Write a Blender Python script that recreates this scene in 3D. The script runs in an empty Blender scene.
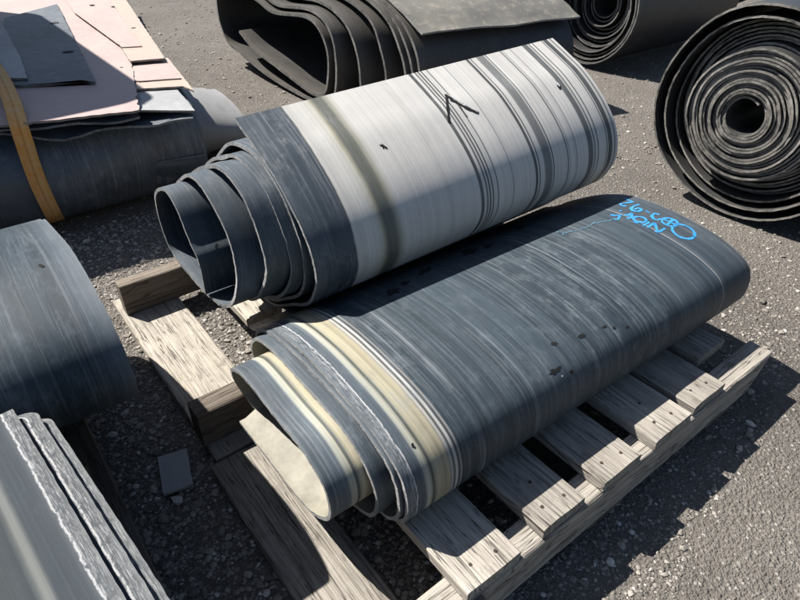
import bpy, bmesh, math, random
import numpy as np
from mathutils import Vector, Matrix, noise
from mathutils.bvhtree import BVHTree

random.seed(7)
rng = np.random.default_rng(11)
scn = bpy.context.scene
COL = scn.collection

# ------------------------------------------------------------------ camera, sky, sun, exposure
CAM_H = 1.4
PITCH = math.radians(35.6)
FPX = 600.0                       # focal length in pixels of the 800 px wide photograph
cam_d = bpy.data.cameras.new('camera')
cam_d.sensor_fit = 'HORIZONTAL'
cam_d.sensor_width = 36.0
cam_d.lens = FPX / 800.0 * 36.0
cam_d.clip_start = 0.02
cam_d.clip_end = 500
cam = bpy.data.objects.new('camera', cam_d)
cam.location = (0, 0, CAM_H)
cam.rotation_euler = (math.pi / 2 - PITCH, 0, 0)
COL.objects.link(cam)
scn.camera = cam

LIGHT_DIR = Vector((0.695, -0.322, -1.0)).normalized()      # the way the sunlight travels
world = bpy.data.worlds.new('World')
scn.world = world
world.use_nodes = True
wn = world.node_tree
wn.nodes.clear()
w_out = wn.nodes.new('ShaderNodeOutputWorld')
w_bg = wn.nodes.new('ShaderNodeBackground')
w_sky = wn.nodes.new('ShaderNodeTexSky')
w_sky.sky_type = 'NISHITA'
w_sky.sun_disc = False
w_sky.sun_elevation = math.asin(-LIGHT_DIR.z)
w_sky.sun_rotation = math.atan2(-LIGHT_DIR.x, -LIGHT_DIR.y)
w_bg.inputs['Strength'].default_value = 0.05
wn.links.new(w_sky.outputs[0], w_bg.inputs[0])
wn.links.new(w_bg.outputs[0], w_out.inputs[0])

sun_d = bpy.data.lights.new('sun', 'SUN')
sun_d.energy = 5.0
sun_d.angle = math.radians(0.55)
sun_d.color = (1.0, 0.955, 0.89)
sun = bpy.data.objects.new('sun', sun_d)
sun.rotation_euler = LIGHT_DIR.to_track_quat('-Z', 'Y').to_euler()
sun.location = (-3, 2, 6)
COL.objects.link(sun)

vs = scn.view_settings
vs.view_transform = 'Standard'
vs.look = 'None'
vs.gamma = 1.0
vs.use_curve_mapping = False
vs.exposure = 1.25

# ------------------------------------------------------------------ frame of the yard: U along the roll axes, V away from the viewer
ANG = math.radians(37.7)
U = Vector((math.cos(ANG), math.sin(ANG), 0))
V = Vector((-math.sin(ANG), math.cos(ANG), 0))
Z = Vector((0, 0, 1))
FW = Vector((0, math.cos(PITCH), -math.sin(PITCH)))
UP = Vector((0, math.sin(PITCH), math.cos(PITCH)))
EYE = Vector((0, 0, CAM_H))


def W(u, v, z):
    return U * u + V * v + Z * z


def ray(x, y):
    return (FW + Vector((1, 0, 0)) * ((x - 400) / FPX) + UP * ((300 - y) / FPX)).normalized()


def on_z(x, y, z):
    """Pixel of the photograph -> (u, v) on the level z."""
    d = ray(x, y)
    p = EYE + d * ((z - CAM_H) / d.z)
    return p.dot(U), p.dot(V)


def smooth(a, b, x):
    t = min(1.0, max(0.0, (x - a) / (b - a)))
    return t * t * (3 - 2 * t)


# ------------------------------------------------------------------ object helpers
def link(name, me, mats, parent=None):
    o = bpy.data.objects.new(name, me)
    for m in (mats if isinstance(mats, (list, tuple)) else [mats]):
        me.materials.append(m)
    COL.objects.link(o)
    if parent is not None:
        o.parent = parent
    return o


def tag(o, label, cat, group=None):
    o['label'] = label
    o['category'] = cat
    if group:
        o['group'] = group
    return o


def empty(name, loc, label, cat, group=None):
    o = bpy.data.objects.new(name, None)
    o.empty_display_size = 0.1
    o.location = loc
    COL.objects.link(o)
    bpy.context.view_layer.update()
    return tag(o, label, cat, group)


def rebase(o, base):
    """Move the mesh origin to a base point without moving the mesh."""
    o.data.transform(Matrix.Translation(-Vector(base)))
    o.location = base


def child_local(o, parent):
    """Parent an object whose mesh is in world coordinates to a thing at parent.location."""
    o.parent = parent
    o.matrix_parent_inverse = Matrix.Translation(-parent.location)


# ------------------------------------------------------------------ material helpers
class NT:
    def __init__(self, name):
        self.m = bpy.data.materials.new(name)
        self.m.use_nodes = True
        self.t = self.m.node_tree
        self.t.nodes.clear()
        self.out = self.n('ShaderNodeOutputMaterial')
        self.b = self.n('ShaderNodeBsdfPrincipled')
        self.l(self.b.outputs[0], self.out.inputs[0])

    def n(self, kind, **kw):
        x = self.t.nodes.new(kind)
        for k, v in kw.items():
            setattr(x, k, v)
        return x

    def l(self, a, b):
        self.t.links.new(a, b)

    def val(self, x, inp):
        if isinstance(x, (int, float)):
            inp.default_value = x
        elif isinstance(x, (tuple, list)):
            inp.default_value = tuple(x) + (1,) if len(x) == 3 and len(inp.default_value) == 4 else tuple(x)
        else:
            self.l(x, inp)

    def math(self, op, a, b=0.0, c=0.0, clamp=False):
        x = self.n('ShaderNodeMath', operation=op, use_clamp=clamp)
        self.val(a, x.inputs[0]); self.val(b, x.inputs[1]); self.val(c, x.inputs[2])
        return x.outputs[0]

    def comb(self, a, b, c=0.0):
        x = self.n('ShaderNodeCombineXYZ')
        self.val(a, x.inputs[0]); self.val(b, x.inputs[1]); self.val(c, x.inputs[2])
        return x.outputs[0]

    def noise(self, vec, scale=1.0, detail=3.0, rough=0.55, dist=0.0):
        x = self.n('ShaderNodeTexNoise')
        x.inputs['Scale'].default_value = scale
        x.inputs['Detail'].default_value = detail
        x.inputs['Roughness'].default_value = rough
        x.inputs['Distortion'].default_value = dist
        self.l(vec, x.inputs['Vector'])
        return x.outputs['Fac']

    def ramp(self, fac, stops, interp='LINEAR'):
        x = self.n('ShaderNodeValToRGB')
        cr = x.color_ramp
        cr.interpolation = interp
        while len(cr.elements) < len(stops):
            cr.elements.new(0.5)
        for e, (p, c) in zip(cr.elements, stops):
            e.position = p
            e.color = (c, c, c, 1) if isinstance(c, (int, float)) else (*c, 1)
        self.l(fac, x.inputs[0])
        return x.outputs[0]

    def long_ramp(self, x, stops):
        """Colour ramp over metres with any number of stops: chunks of 28 joined by comparison."""
        col = None
        i = 0
        while i < len(stops) - 1:
            ch = stops[i:i + 28]
            lo, hi = ch[0][0], ch[-1][0]
            r = self.ramp(self.rng(x, lo, hi), [((p - lo) / (hi - lo), c) for p, c in ch])
            col = r if col is None else self.mix(self.math('GREATER_THAN', x, lo), col, r)
            i += 27
        return col

    def rng(self, x, a, b, c=0.0, d=1.0):
        n = self.n('ShaderNodeMapRange', clamp=True)
        self.l(x, n.inputs[0])
        for i, k in zip((1, 2, 3, 4), (a, b, c, d)):
            n.inputs[i].default_value = k
        return n.outputs[0]

    def mix(self, fac, a, b, kind='MIX'):
        x = self.n('ShaderNodeMix', data_type='RGBA', blend_type=kind)
        self.val(fac, x.inputs[0]); self.val(a, x.inputs[6]); self.val(b, x.inputs[7])
        return x.outputs[2]

    def bump(self, h, strength=0.3, dist=0.01):
        x = self.n('ShaderNodeBump')
        x.inputs['Strength'].default_value = strength
        x.inputs['Distance'].default_value = dist
        self.l(h, x.inputs['Height'])
        self.l(x.outputs[0], self.b.inputs['Normal'])

    def done(self, color, rough=0.6, spec=0.5):
        self.val(color, self.b.inputs['Base Color'])
        self.val(rough, self.b.inputs['Roughness'])
        self.b.inputs['Specular IOR Level'].default_value = spec
        return self.m


def belt_mat(name, stops, width, wobble=0.012, line=(0.3, 260.0), scuff=(0.5, (0.34, 0.36, 0.37)),
             dust=0.2, rough=0.55, spec=0.4, seed=0.0, pale_lines=0.0, fray=None, wob_left=0.0, grime=0.25, dark_lines=0.0):
    """Rubber belt: bands across the width (stops in metres from the left rim), fine running lines, scuffs and dust."""
    k = NT(name)
    uv = k.n('ShaderNodeUVMap', uv_map='UVMap')
    s = k.n('ShaderNodeSeparateXYZ')
    k.l(uv.outputs[0], s.inputs[0])
    al, ac = s.outputs[0], s.outputs[1]
    al = k.math('ADD', al, seed)
    wn_ = k.noise(k.comb(k.math('MULTIPLY', al, 2.6), k.math('MULTIPLY', ac, 5.0), seed), 1.0, 4.0, 0.6)
    amp = wobble * 2
    if wob_left:                      # the stained bands near the left rim wander more than the cut lines
        amp = k.rng(ac, 0.20, 0.36, (wobble + wob_left) * 2, wobble * 2)
    acw = k.math('ADD', ac, k.math('MULTIPLY', k.math('SUBTRACT', wn_, 0.5), amp))
    fine = k.noise(k.comb(k.math('MULTIPLY', al, 0.5), k.math('MULTIPLY', ac, line[1]), seed + 3), 1.0, 3.0, 0.7)
    mid = k.noise(k.comb(k.math('MULTIPLY', al, 0.9), k.math('MULTIPLY', ac, line[1] * 0.16), seed + 9), 1.0, 3.0, 0.65)
    base = k.long_ramp(acw, stops)
    lines = k.math('ADD', k.math('MULTIPLY', k.math('SUBTRACT', fine, 0.5), line[0] * 2.2),
                   k.math('MULTIPLY', k.math('SUBTRACT', mid, 0.5), line[0] * 2.6))
    gain = k.math('ADD', lines, 1.0)
    gc = k.comb(gain, gain, gain)
    col = k.mix(1.0, base, gc, 'MULTIPLY')
    if pale_lines:
        pl = k.noise(k.comb(k.math('MULTIPLY', al, 0.35), k.math('MULTIPLY', ac, line[1] * 0.5), seed + 21), 1.0, 2.0, 0.6)
        br = k.noise(k.comb(k.math('MULTIPLY', al, 3.5), k.math('MULTIPLY', ac, 9.0), seed + 27), 1.0, 4.0, 0.6)
        f = k.math('MULTIPLY', k.rng(pl, 0.56, 0.72), k.rng(br, 0.42, 0.62))
        col = k.mix(k.math('MULTIPLY', f, pale_lines), col, (0.19, 0.205, 0.22))
    ch1 = k.noise(k.comb(k.math('MULTIPLY', al, 15.0), k.math('MULTIPLY', ac, 26.0), seed + 5), 1.0, 9.0, 0.78)
    ch2 = k.noise(k.comb(k.math('MULTIPLY', al, 3.2), k.math('MULTIPLY', ac, 150.0), seed + 6), 1.0, 6.0, 0.74)
    sc2 = k.noise(k.comb(k.math('MULTIPLY', al, 1.9), k.math('MULTIPLY', ac, 2.4), seed + 7), 1.0, 5.0, 0.62)
    sc = k.math('ADD', k.math('MULTIPLY', k.rng(ch1, 0.50, 0.74), 0.65), k.math('MULTIPLY', k.rng(ch2, 0.50, 0.72), 0.75))
    scf = k.math('MULTIPLY', k.math('MINIMUM', sc, 1.0), k.rng(sc2, 0.36, 0.64))
    col = k.mix(k.math('MULTIPLY', scf, scuff[0]), col, scuff[1])
    # dark grime between the chalk
    gr = k.noise(k.comb(k.math('MULTIPLY', al, 8.0), k.math('MULTIPLY', ac, 12.0), seed + 15), 1.0, 8.0, 0.72)
    col = k.mix(k.rng(gr, 0.52, 0.72, 0, grime), col, (0.018, 0.022, 0.026))
    if dark_lines:
        dl = k.noise(k.comb(k.math('MULTIPLY', al, 0.10), k.math('MULTIPLY', ac, 95.0), seed + 41), 1.0, 4.0, 0.8)
        dm = k.noise(k.comb(k.math('MULTIPLY', al, 1.4), k.math('MULTIPLY', ac, 14.0), seed + 43), 1.0, 3.0, 0.6)
        dr = k.rng(ac, 0.45, 0.95, 0.25, 1.0)
        f = k.math('MULTIPLY', k.math('MULTIPLY', k.rng(dl, 0.57, 0.66), k.rng(dm, 0.30, 0.60, 0.25, 1.0)), k.math('MULTIPLY', dr, dark_lines))
        col = k.mix(f, col, (0.06, 0.061, 0.06))
    if fray:                          # shredded pale fibres along the rim
        f1 = k.noise(k.comb(k.math('MULTIPLY', al, 26.0), k.math('MULTIPLY', ac, 620.0), seed + 31), 1.0, 6.0, 0.8)
        f2 = k.noise(k.comb(k.math('MULTIPLY', al, 60.0), k.math('MULTIPLY', ac, 150.0), seed + 37), 1.0, 5.0, 0.75)
        band = k.math('MULTIPLY', k.rng(ac, fray[0] - 0.004, fray[0] + 0.006), k.rng(ac, fray[1] - 0.004, fray[1] + 0.004, 1, 0))
        ff = k.math('MULTIPLY', k.math('MULTIPLY', k.rng(f1, 0.46, 0.60), k.rng(f2, 0.38, 0.54)), k.math('MULTIPLY', band, k.math('MULTIPLY', k.math('GREATER_THAN', k.math('SUBTRACT', al, seed), fray[3]), fray[2])))
        # a torn white line where the cover ply has been pulled off
        f3 = k.noise(k.comb(k.math('MULTIPLY', al, 24.0), 0.0, seed + 51), 1.0, 6.0, 0.75)
        edge = k.math('ABSOLUTE', k.math('SUBTRACT', ac, k.math('ADD', fray[1], k.math('MULTIPLY', k.math('SUBTRACT', f3, 0.5), 0.014))))
        ln = k.math('MULTIPLY', k.rng(edge, 0.0008, 0.0026, 1, 0), k.math('MULTIPLY', k.rng(f2, 0.36, 0.48), k.math('GREATER_THAN', k.math('SUBTRACT', al, seed), fray[3])))
        ff = k.math('MAXIMUM', ff, k.math('MULTIPLY', ln, fray[2] + 0.12))
        col = k.mix(ff, col, (0.46, 0.46, 0.46))
    geo = k.n('ShaderNodeNewGeometry')
    du = k.noise(geo.outputs['Position'], 5.0, 6.0, 0.65)
    col = k.mix(k.math('MULTIPLY', k.rng(du, 0.42, 0.75), dust), col, (0.15, 0.148, 0.142))
    k.bump(k.math('ADD', k.math('MULTIPLY', fine, 0.6), k.math('MULTIPLY', sc, 0.6)), 0.32, 0.0018)
    ro = k.math('ADD', rough - 0.08, k.math('MULTIPLY', sc2, 0.22))
    return k.done(col, ro, spec)


def rim_mat(name, c1, c2, scale=60, rough=0.75):
    k = NT(name)
    geo = k.n('ShaderNodeNewGeometry')
    a = k.noise(geo.outputs['Position'], scale, 5.0, 0.7)
    b = k.noise(geo.outputs['Position'], scale * 0.15, 4.0, 0.6)
    f = k.rng(k.math('ADD', k.math('MULTIPLY', a, 0.6), k.math('MULTIPLY', b, 0.6)), 0.42, 0.78)
    k.bump(a, 0.6, 0.004)
    return k.done(k.mix(f, c1, c2), rough, 0.25)


def wood_mat(name, c_dark, c_mid, c_light, seed=0.0):
    """Weathered sawn timber; the grain runs along the piece's own local X axis."""
    k = NT(name)
    tc = k.n('ShaderNodeTexCoord')
    oi = k.n('ShaderNodeObjectInfo')
    s = k.n('ShaderNodeSeparateXYZ')
    k.l(tc.outputs['Object'], s.inputs[0])
    rr = k.math('MULTIPLY', oi.outputs['Random'], 37.0)
    x = k.math('ADD', s.outputs[0], rr)
    y = k.math('ADD', s.outputs[1], k.math('MULTIPLY', oi.outputs['Random'], 11.0))
    g1 = k.noise(k.comb(k.math('MULTIPLY', x, 2.2), k.math('MULTIPLY', y, 75.0), k.math('MULTIPLY', s.outputs[2], 75.0)), 1.0, 7.0, 0.72, 0.5)
    g2 = k.noise(k.comb(k.math('MULTIPLY', x, 9.0), k.math('MULTIPLY', y, 240.0), k.math('MULTIPLY', s.outputs[2], 240.0)), 1.0, 3.0, 0.6)
    g3 = k.noise(k.comb(x, y, s.outputs[2]), 9.0, 5.0, 0.65)
    col = k.ramp(g1, [(0.20, c_dark), (0.40, c_mid), (0.60, c_light), (0.8, c_mid)])
    col = k.mix(k.rng(g2, 0.58, 0.80, 0, 0.45), col, [c * 0.35 for c in c_dark])
    g4 = k.noise(k.comb(k.math('MULTIPLY', x, 3.0), k.math('MULTIPLY', y, 95.0), k.math('MULTIPLY', s.outputs[2], 20.0)), 1.0, 2.0, 0.5, 0.6)
    crack = k.rng(k.math('ABSOLUTE', k.math('SUBTRACT', g4, 0.5)), 0.0, 0.022, 0.9, 0.0)
    g5 = k.noise(k.comb(x, y, s.outputs[2]), 5.0, 3.0, 0.6)
    col = k.mix(k.math('MULTIPLY', crack, k.rng(g5, 0.40, 0.52)), col, (0.035, 0.03, 0.026))
    col = k.mix(k.rng(g3, 0.45, 0.75, 0, 0.45), col, (0.16, 0.148, 0.135))
    st = k.noise(k.comb(x, k.math('MULTIPLY', y, 2.0), s.outputs[2]), 13.0, 7.0, 0.7)
    col = k.mix(k.rng(st, 0.55, 0.72, 0, 0.6), col, (0.07, 0.058, 0.048))
    k.bump(k.math('SUBTRACT', k.math('ADD', k.math('MULTIPLY', g1, 0.7), g2), k.math('MULTIPLY', crack, 1.2)), 0.7, 0.005)
    tint = k.math('ADD', 0.72, k.math('MULTIPLY', oi.outputs['Random'], 0.42))
    col = k.mix(1.0, col, k.comb(tint, k.math('MULTIPLY', tint, 0.985), k.math('MULTIPLY', tint, 0.96)), 'MULTIPLY')
    return k.done(col, 0.82, 0.2)


M = {}
SL = (0.019, 0.029, 0.038)          # slate black rubber
SL2 = (0.029, 0.041, 0.052)
PALE = (0.40, 0.395, 0.375)
CREAM = (0.50, 0.46, 0.34)
OLIVE = (0.15, 0.155, 0.12)
DK = (0.05, 0.053, 0.05)
LG = (0.43, 0.418, 0.395)

LOW = [(0.0, (0.10, 0.115, 0.125)), (0.006, (0.05, 0.062, 0.074)), (0.022, (0.040, 0.052, 0.064)), (0.040, (0.048, 0.06, 0.072)),
       (0.045, (0.26, 0.265, 0.225)), (0.051, (0.29, 0.285, 0.235)), (0.0545, (0.24, 0.235, 0.18)), (0.056, (0.055, 0.06, 0.052)), (0.060, (0.06, 0.065, 0.055)),
       (0.062, (0.21, 0.20, 0.15)), (0.068, (0.29, 0.262, 0.185)), (0.080, (0.25, 0.226, 0.155)), (0.094, (0.28, 0.25, 0.175)), (0.0965, (0.09, 0.09, 0.07)),
       (0.098, (0.30, 0.29, 0.26)), (0.1025, (0.31, 0.30, 0.28)), (0.1035, (0.04, 0.042, 0.042)), (0.1065, (0.04, 0.042, 0.042)), (0.1075, (0.33, 0.33, 0.315)),
       (0.1125, (0.33, 0.33, 0.315)), (0.1135, (0.03, 0.033, 0.036)), (0.118, (0.03, 0.034, 0.038)), (0.119, (0.16, 0.16, 0.155)), (0.122, (0.15, 0.15, 0.145)), (0.124, SL),
       (0.3, (0.028, 0.039, 0.048)), (0.5, SL2), (0.62, (0.026, 0.036, 0.045)), (0.8, SL), (1.10, (0.034, 0.046, 0.056)),
       (1.224, SL2), (1.226, (0.22, 0.22, 0.22)), (1.2285, (0.22, 0.22, 0.22)), (1.230, SL2), (1.37, (0.034, 0.043, 0.052)), (1.385, (0.04, 0.048, 0.056)), (1.40, (0.18, 0.18, 0.18))]
LOW = [(p * 1.25 if p < 0.125 else p, c) for p, c in LOW]
M['lower'] = belt_mat('belt_lower', LOW, 1.40, 0.0035, (0.5, 210.0), (0.85, (0.165, 0.19, 0.205)), 0.05, 0.50, 0.27, 1.3, 0.6, fray=(0.006, 0.026, 0.55, 4.3))
LG2 = (0.41, 0.397, 0.372)
MD = (0.13, 0.132, 0.128)
BL = (0.036, 0.047, 0.060)
UPS = [(0.0, (0.042, 0.054, 0.066)), (0.07, (0.034, 0.045, 0.057)), (0.121, BL), (0.127, (0.05, 0.055, 0.055)), (0.131, (0.38, 0.37, 0.345)), (0.19, (0.42, 0.41, 0.38)), (0.206, (0.39, 0.372, 0.32)),
       (0.216, (0.21, 0.198, 0.14)), (0.226, (0.085, 0.088, 0.075)), (0.252, (0.10, 0.104, 0.086)), (0.264, (0.22, 0.212, 0.165)), (0.274, (0.35, 0.34, 0.305)), (0.29, LG), (0.42, LG2), (0.50, LG)]


def dark_line(x, w, c=DK, bg=LG, soft=0.0012):
    return [(x - w / 2 - soft, bg), (x - w / 2, c), (x + w / 2, c), (x + w / 2 + soft, bg)]


for q in ((0.569, 0.011), (0.588, 0.0045), (0.600, 0.005), (0.612, 0.004), (0.634, 0.004, MD), (0.70, 0.004, (0.24, 0.24, 0.235), LG), (0.804, 0.010), (0.8185, 0.0035), (0.860, 0.030, MD, LG, 0.006),
          (0.885, 0.004, DK), (0.955, 0.005, MD), (1.00, 0.004, (0.22, 0.22, 0.215)), (1.072, 0.022, (0.09, 0.092, 0.09), LG, 0.003), (1.094, 0.006, MD), (1.112, 0.004), (1.160, 0.004, DK), (1.178, 0.020, (0.06, 0.062, 0.06), LG, 0.002), (1.203, 0.004, DK)):
    UPS += dark_line(*q)
UPS += [(1.26, (0.42, 0.42, 0.41))]
UPS = [(p * 1.053, c) for p, c in UPS]
M['upper'] = belt_mat('belt_upper', UPS, 1.34, 0.0022, (0.20, 240.0), (0.6, (0.33, 0.335, 0.335)), 0.03, 0.50, 0.36, 4.7, wob_left=0.016, grime=0.10, dark_lines=0.8)
M['slate'] = belt_mat('belt_slate', [(0.0, (0.075, 0.088, 0.10)), (0.03, (0.036, 0.046, 0.058)), (0.09, SL), (0.4, SL2), (1.4, SL)],
                      1.4, 0.02, (0.4, 120.0), (0.6, (0.17, 0.195, 0.22)), 0.04, 0.56, 0.16, 8.1, 0.22)
M['worn'] = belt_mat('belt_worn', [
    (0.0, (0.098, 0.103, 0.105)), (0.008, (0.053, 0.058, 0.063)), (0.026, (0.045, 0.051, 0.058)), (0.030, (0.033, 0.040, 0.047)),
    (0.062, (0.031, 0.038, 0.045)), (0.066, (0.098, 0.105, 0.103)), (0.073, (0.120, 0.125, 0.118)), (0.078, (0.067, 0.073, 0.073)), (0.082, (0.029, 0.035, 0.040)), (0.118, (0.031, 0.037, 0.040)),
    (0.128, (0.098, 0.089, 0.065)), (0.16, (0.120, 0.109, 0.078)), (0.21, (0.125, 0.114, 0.083)), (0.23, (0.031, 0.035, 0.036)), (0.3, SL2), (1.2, SL)],
    1.2, 0.004, (0.22, 200.0), (0.22, (0.16, 0.18, 0.20)), 0.03, 0.62, 0.06, 2.2, fray=(0.001, 0.020, 0.42, 0.0))
M['black'] = belt_mat('belt_black', [(0.0, (0.034, 0.034, 0.033)), (0.08, (0.022, 0.022, 0.023)), (1.0, (0.020, 0.020, 0.022))],
                      1.5, 0.02, (0.3, 90.0), (0.35, (0.10, 0.092, 0.08)), 0.06, 0.45, 0.45, 5.5)
M['blackdust'] = belt_mat('belt_black_dusty', [(0.0, (0.06, 0.054, 0.047)), (0.10, (0.032, 0.030, 0.028)), (1.0, (0.026, 0.026, 0.027))],
                          1.5, 0.02, (0.3, 90.0), (0.5, (0.13, 0.112, 0.088)), 0.08, 0.42, 0.5, 3.5)
M['greytop'] = belt_mat('belt_grey_dusty', [(0.0, (0.10, 0.098, 0.09)), (0.5, (0.12, 0.118, 0.11)), (1.3, (0.10, 0.1, 0.095))],
                        1.5, 0.05, (0.2, 30.0), (1.0, (0.27, 0.24, 0.19)), 0.25, 0.5, 0.45, 6.6)
M['bluegrey'] = belt_mat('belt_bluegrey', [(0.0, (0.060, 0.075, 0.094)), (0.5, (0.050, 0.064, 0.082)), (1.2, (0.058, 0.072, 0.088))],
                         1.5, 0.05, (0.15, 40.0), (1.0, (0.24, 0.26, 0.285)), 0.2, 0.45, 0.5, 7.7)
M['dome'] = belt_mat('belt_pale_grey', [(0.0, (0.20, 0.2, 0.2)), (0.5, (0.175, 0.178, 0.18)), (1.2, (0.19, 0.19, 0.19))],
                     1.5, 0.05, (0.1, 40.0), (0.6, (0.33, 0.33, 0.33)), 0.3, 0.6, 0.4, 9.1)
M['rim_pale'] = rim_mat('rim_pale', (0.10, 0.105, 0.11), (0.36, 0.35, 0.34), 90)
M['rim_white'] = rim_mat('rim_white', (0.14, 0.145, 0.15), (0.42, 0.415, 0.40), 120)
M['rim_dark'] = rim_mat('rim_dark', (0.035, 0.035, 0.034), (0.21, 0.205, 0.195), 60)
M['rim_brown'] = rim_mat('rim_grey', (0.04, 0.04, 0.038), (0.32, 0.30, 0.27), 38)
M['cream_in'] = rim_mat('belt_cream_underside', (0.115, 0.107, 0.088), (0.275, 0.26, 0.212), 13, 0.6)
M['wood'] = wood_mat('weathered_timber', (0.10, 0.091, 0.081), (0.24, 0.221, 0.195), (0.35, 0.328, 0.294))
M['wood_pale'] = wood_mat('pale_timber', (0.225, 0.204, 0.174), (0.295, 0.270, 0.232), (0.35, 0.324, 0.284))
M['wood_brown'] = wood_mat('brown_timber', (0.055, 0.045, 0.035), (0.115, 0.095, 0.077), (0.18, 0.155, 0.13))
M['nail'] = rim_mat('rusty_nail', (0.02, 0.017, 0.015), (0.07, 0.045, 0.03), 200, 0.6)


def sheet_mat(name, c1, c2, c3, rough=0.6):
    k = NT(name)
    geo = k.n('ShaderNodeNewGeometry')
    p = geo.outputs['Position']
    a, b, c = k.noise(p, 2.2, 5.0, 0.6), k.noise(p, 16.0, 6.0, 0.7), k.noise(p, 90.0, 4.0, 0.7)
    col = k.mix(k.rng(a, 0.35, 0.65), c1, c2)
    col = k.mix(k.rng(b, 0.50, 0.75, 0, 0.7), col, c3)
    col = k.mix(k.rng(c, 0.60, 0.8, 0, 0.3), col, [x * 0.5 for x in c1])
    k.bump(k.math('ADD', b, k.math('MULTIPLY', c, 0.5)), 0.3, 0.004)
    return k.done(col, rough, 0.35)


M['pink'] = sheet_mat('pink_rubber', (0.29, 0.215, 0.205), (0.33, 0.25, 0.225), (0.36, 0.30, 0.275))
M['tan'] = sheet_mat('tan_rubber', (0.34, 0.25, 0.20), (0.31, 0.24, 0.21), (0.38, 0.32, 0.285))
M['darksheet'] = sheet_mat('dark_rubber', (0.045, 0.054, 0.066), (0.075, 0.088, 0.105), (0.15, 0.162, 0.175))
M['greysheet'] = sheet_mat('grey_rubber', (0.20, 0.205, 0.21), (0.26, 0.26, 0.26), (0.32, 0.32, 0.32))
M['bluesheet'] = sheet_mat('slate_rubber', (0.05, 0.06, 0.072), (0.085, 0.095, 0.11), (0.17, 0.18, 0.19))
M['dustflap'] = sheet_mat('dusty_grey_rubber', (0.085, 0.083, 0.078), (0.15, 0.143, 0.125), (0.29, 0.26, 0.205), 0.5)
M['edge'] = rim_mat('sheet_edge', (0.11, 0.095, 0.085), (0.27, 0.23, 0.20), 60)
M['edge_dark'] = rim_mat('sheet_edge_dark', (0.05, 0.05, 0.05), (0.20, 0.20, 0.195), 60)


# ------------------------------------------------------------------ belts
def catmull(pts, step):
    """Resample a list of tuples with a centripetal-ish Catmull-Rom curve, about 'step' metres apart."""
    P = np.array(pts, float)
    P = np.vstack([2 * P[0] - P[1], P, 2 * P[-1] - P[-2]])
    out = []
    for i in range(1, len(P) - 2):
        p0, p1, p2, p3 = P[i - 1:i + 3]
        n = max(2, int(np.linalg.norm((p2 - p1)[-2:]) / step) + 1)
        for j in range(n):
            t = j / n
            out.append(0.5 * ((2 * p1) + (-p0 + p2) * t + (2 * p0 - 5 * p1 + 4 * p2 - p3) * t * t + (-p0 + 3 * p1 - 3 * p2 + p3) * t ** 3))
    out.append(P[-2])
    return np.array(out)


def belt_mesh(name, path, uR, th, deform=None, cols=10, jit=0.0015, place=W, seam=1.0):
    """A belt sheet swept along path rows (u_left, v, z); uR = right edge (number or function of row fraction).
    Material slots: 0 outer face, 1 rims, 2 inner face."""
    path = np.asarray(path, float)
    K = len(path)
    d = np.gradient(path[:, 1:], axis=0)
    d /= np.linalg.norm(d, axis=1)[:, None] + 1e-9
    nrm = np.stack([-d[:, 1], d[:, 0]], 1)
    s = np.concatenate([[0], np.cumsum(np.linalg.norm(np.diff(path[:, 1:], axis=0), axis=1))])
    verts, uvs, faces, mats, smo = [], [], [], [], []
    # fractions across: a few extra columns near the left rim
    fr = np.concatenate([[0, 0.012], np.linspace(0.05, 1, cols)])

    def uright(i):
        return uR(i / (K - 1)) if callable(uR) else uR
    jl = [jit * (noise.noise((s[i] * 55, 3.1, 0)) + 0.6 * noise.noise((s[i] * 190, 8.1, 0))) for i in range(K)]
    grid = {}
    for side, sg in ((0, 0.5), (1, -0.5)):
        for i in range(K):
            ul, ur = path[i, 0] + jl[i], uright(i) + jl[(i * 7) % K]
            for j, f in enumerate(fr):
                u = ul + (ur - ul) * f
                v = path[i, 1] + nrm[i, 0] * th * sg
                z = path[i, 2] + nrm[i, 1] * th * sg
                if deform:
                    v, z = deform(u, v, z, i / (K - 1), s[i], side)
                grid[side, i, j] = len(verts)
                verts.append(place(u, v, z))
                uvs.append((s[i], abs(u - path[i, 0])))
    J = len(fr)

    def quad(a, b, c, e, m, sm):
        faces.append((a, b, c, e)); mats.append(m); smo.append(sm)
    for i in range(K - 1):
        for j in range(J - 1):
            quad(grid[0, i, j], grid[0, i + 1, j], grid[0, i + 1, j + 1], grid[0, i, j + 1], 0, True)
            quad(grid[1, i, j], grid[1, i, j + 1], grid[1, i + 1, j + 1], grid[1, i + 1, j], 2, True)

    def dup(ix):
        verts.append(verts[ix]); uvs.append(uvs[ix]); return len(verts) - 1
    for j in (0, J - 1):
        a = [dup(grid[0, i, j]) for i in range(K)]
        b = [dup(grid[1, i, j]) for i in range(K)]
        for i in range(K - 1):
            if j == 0:
                quad(a[i], b[i], b[i + 1], a[i + 1], 1, True)
            else:
                quad(a[i], a[i + 1], b[i + 1], b[i], 1, True)
    for i in (0, K - 1):
        a = [dup(grid[0, i, j]) for j in range(J)]
        b = [dup(grid[1, i, j]) for j in range(J)]
        for j in range(J - 1):
            if i == 0:
                quad(a[j], a[j + 1], b[j + 1], b[j], 1, True)
            else:
                quad(a[j], b[j], b[j + 1], a[j + 1], 1, True)
    me = bpy.data.meshes.new(name)
    me.from_pydata([tuple(v) for v in verts], [], faces)
    uvl = me.uv_layers.new(name='UVMap')
    li = np.zeros(len(me.loops), dtype=np.int32)
    me.loops.foreach_get('vertex_index', li)
    uvl.data.foreach_set('uv', np.array(uvs, dtype=np.float32)[li].ravel())
    me.polygons.foreach_set('material_index', np.array(mats, dtype=np.int32))
    me.polygons.foreach_set('use_smooth', np.array(smo, dtype=bool))
    me.update()
    return me


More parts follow.
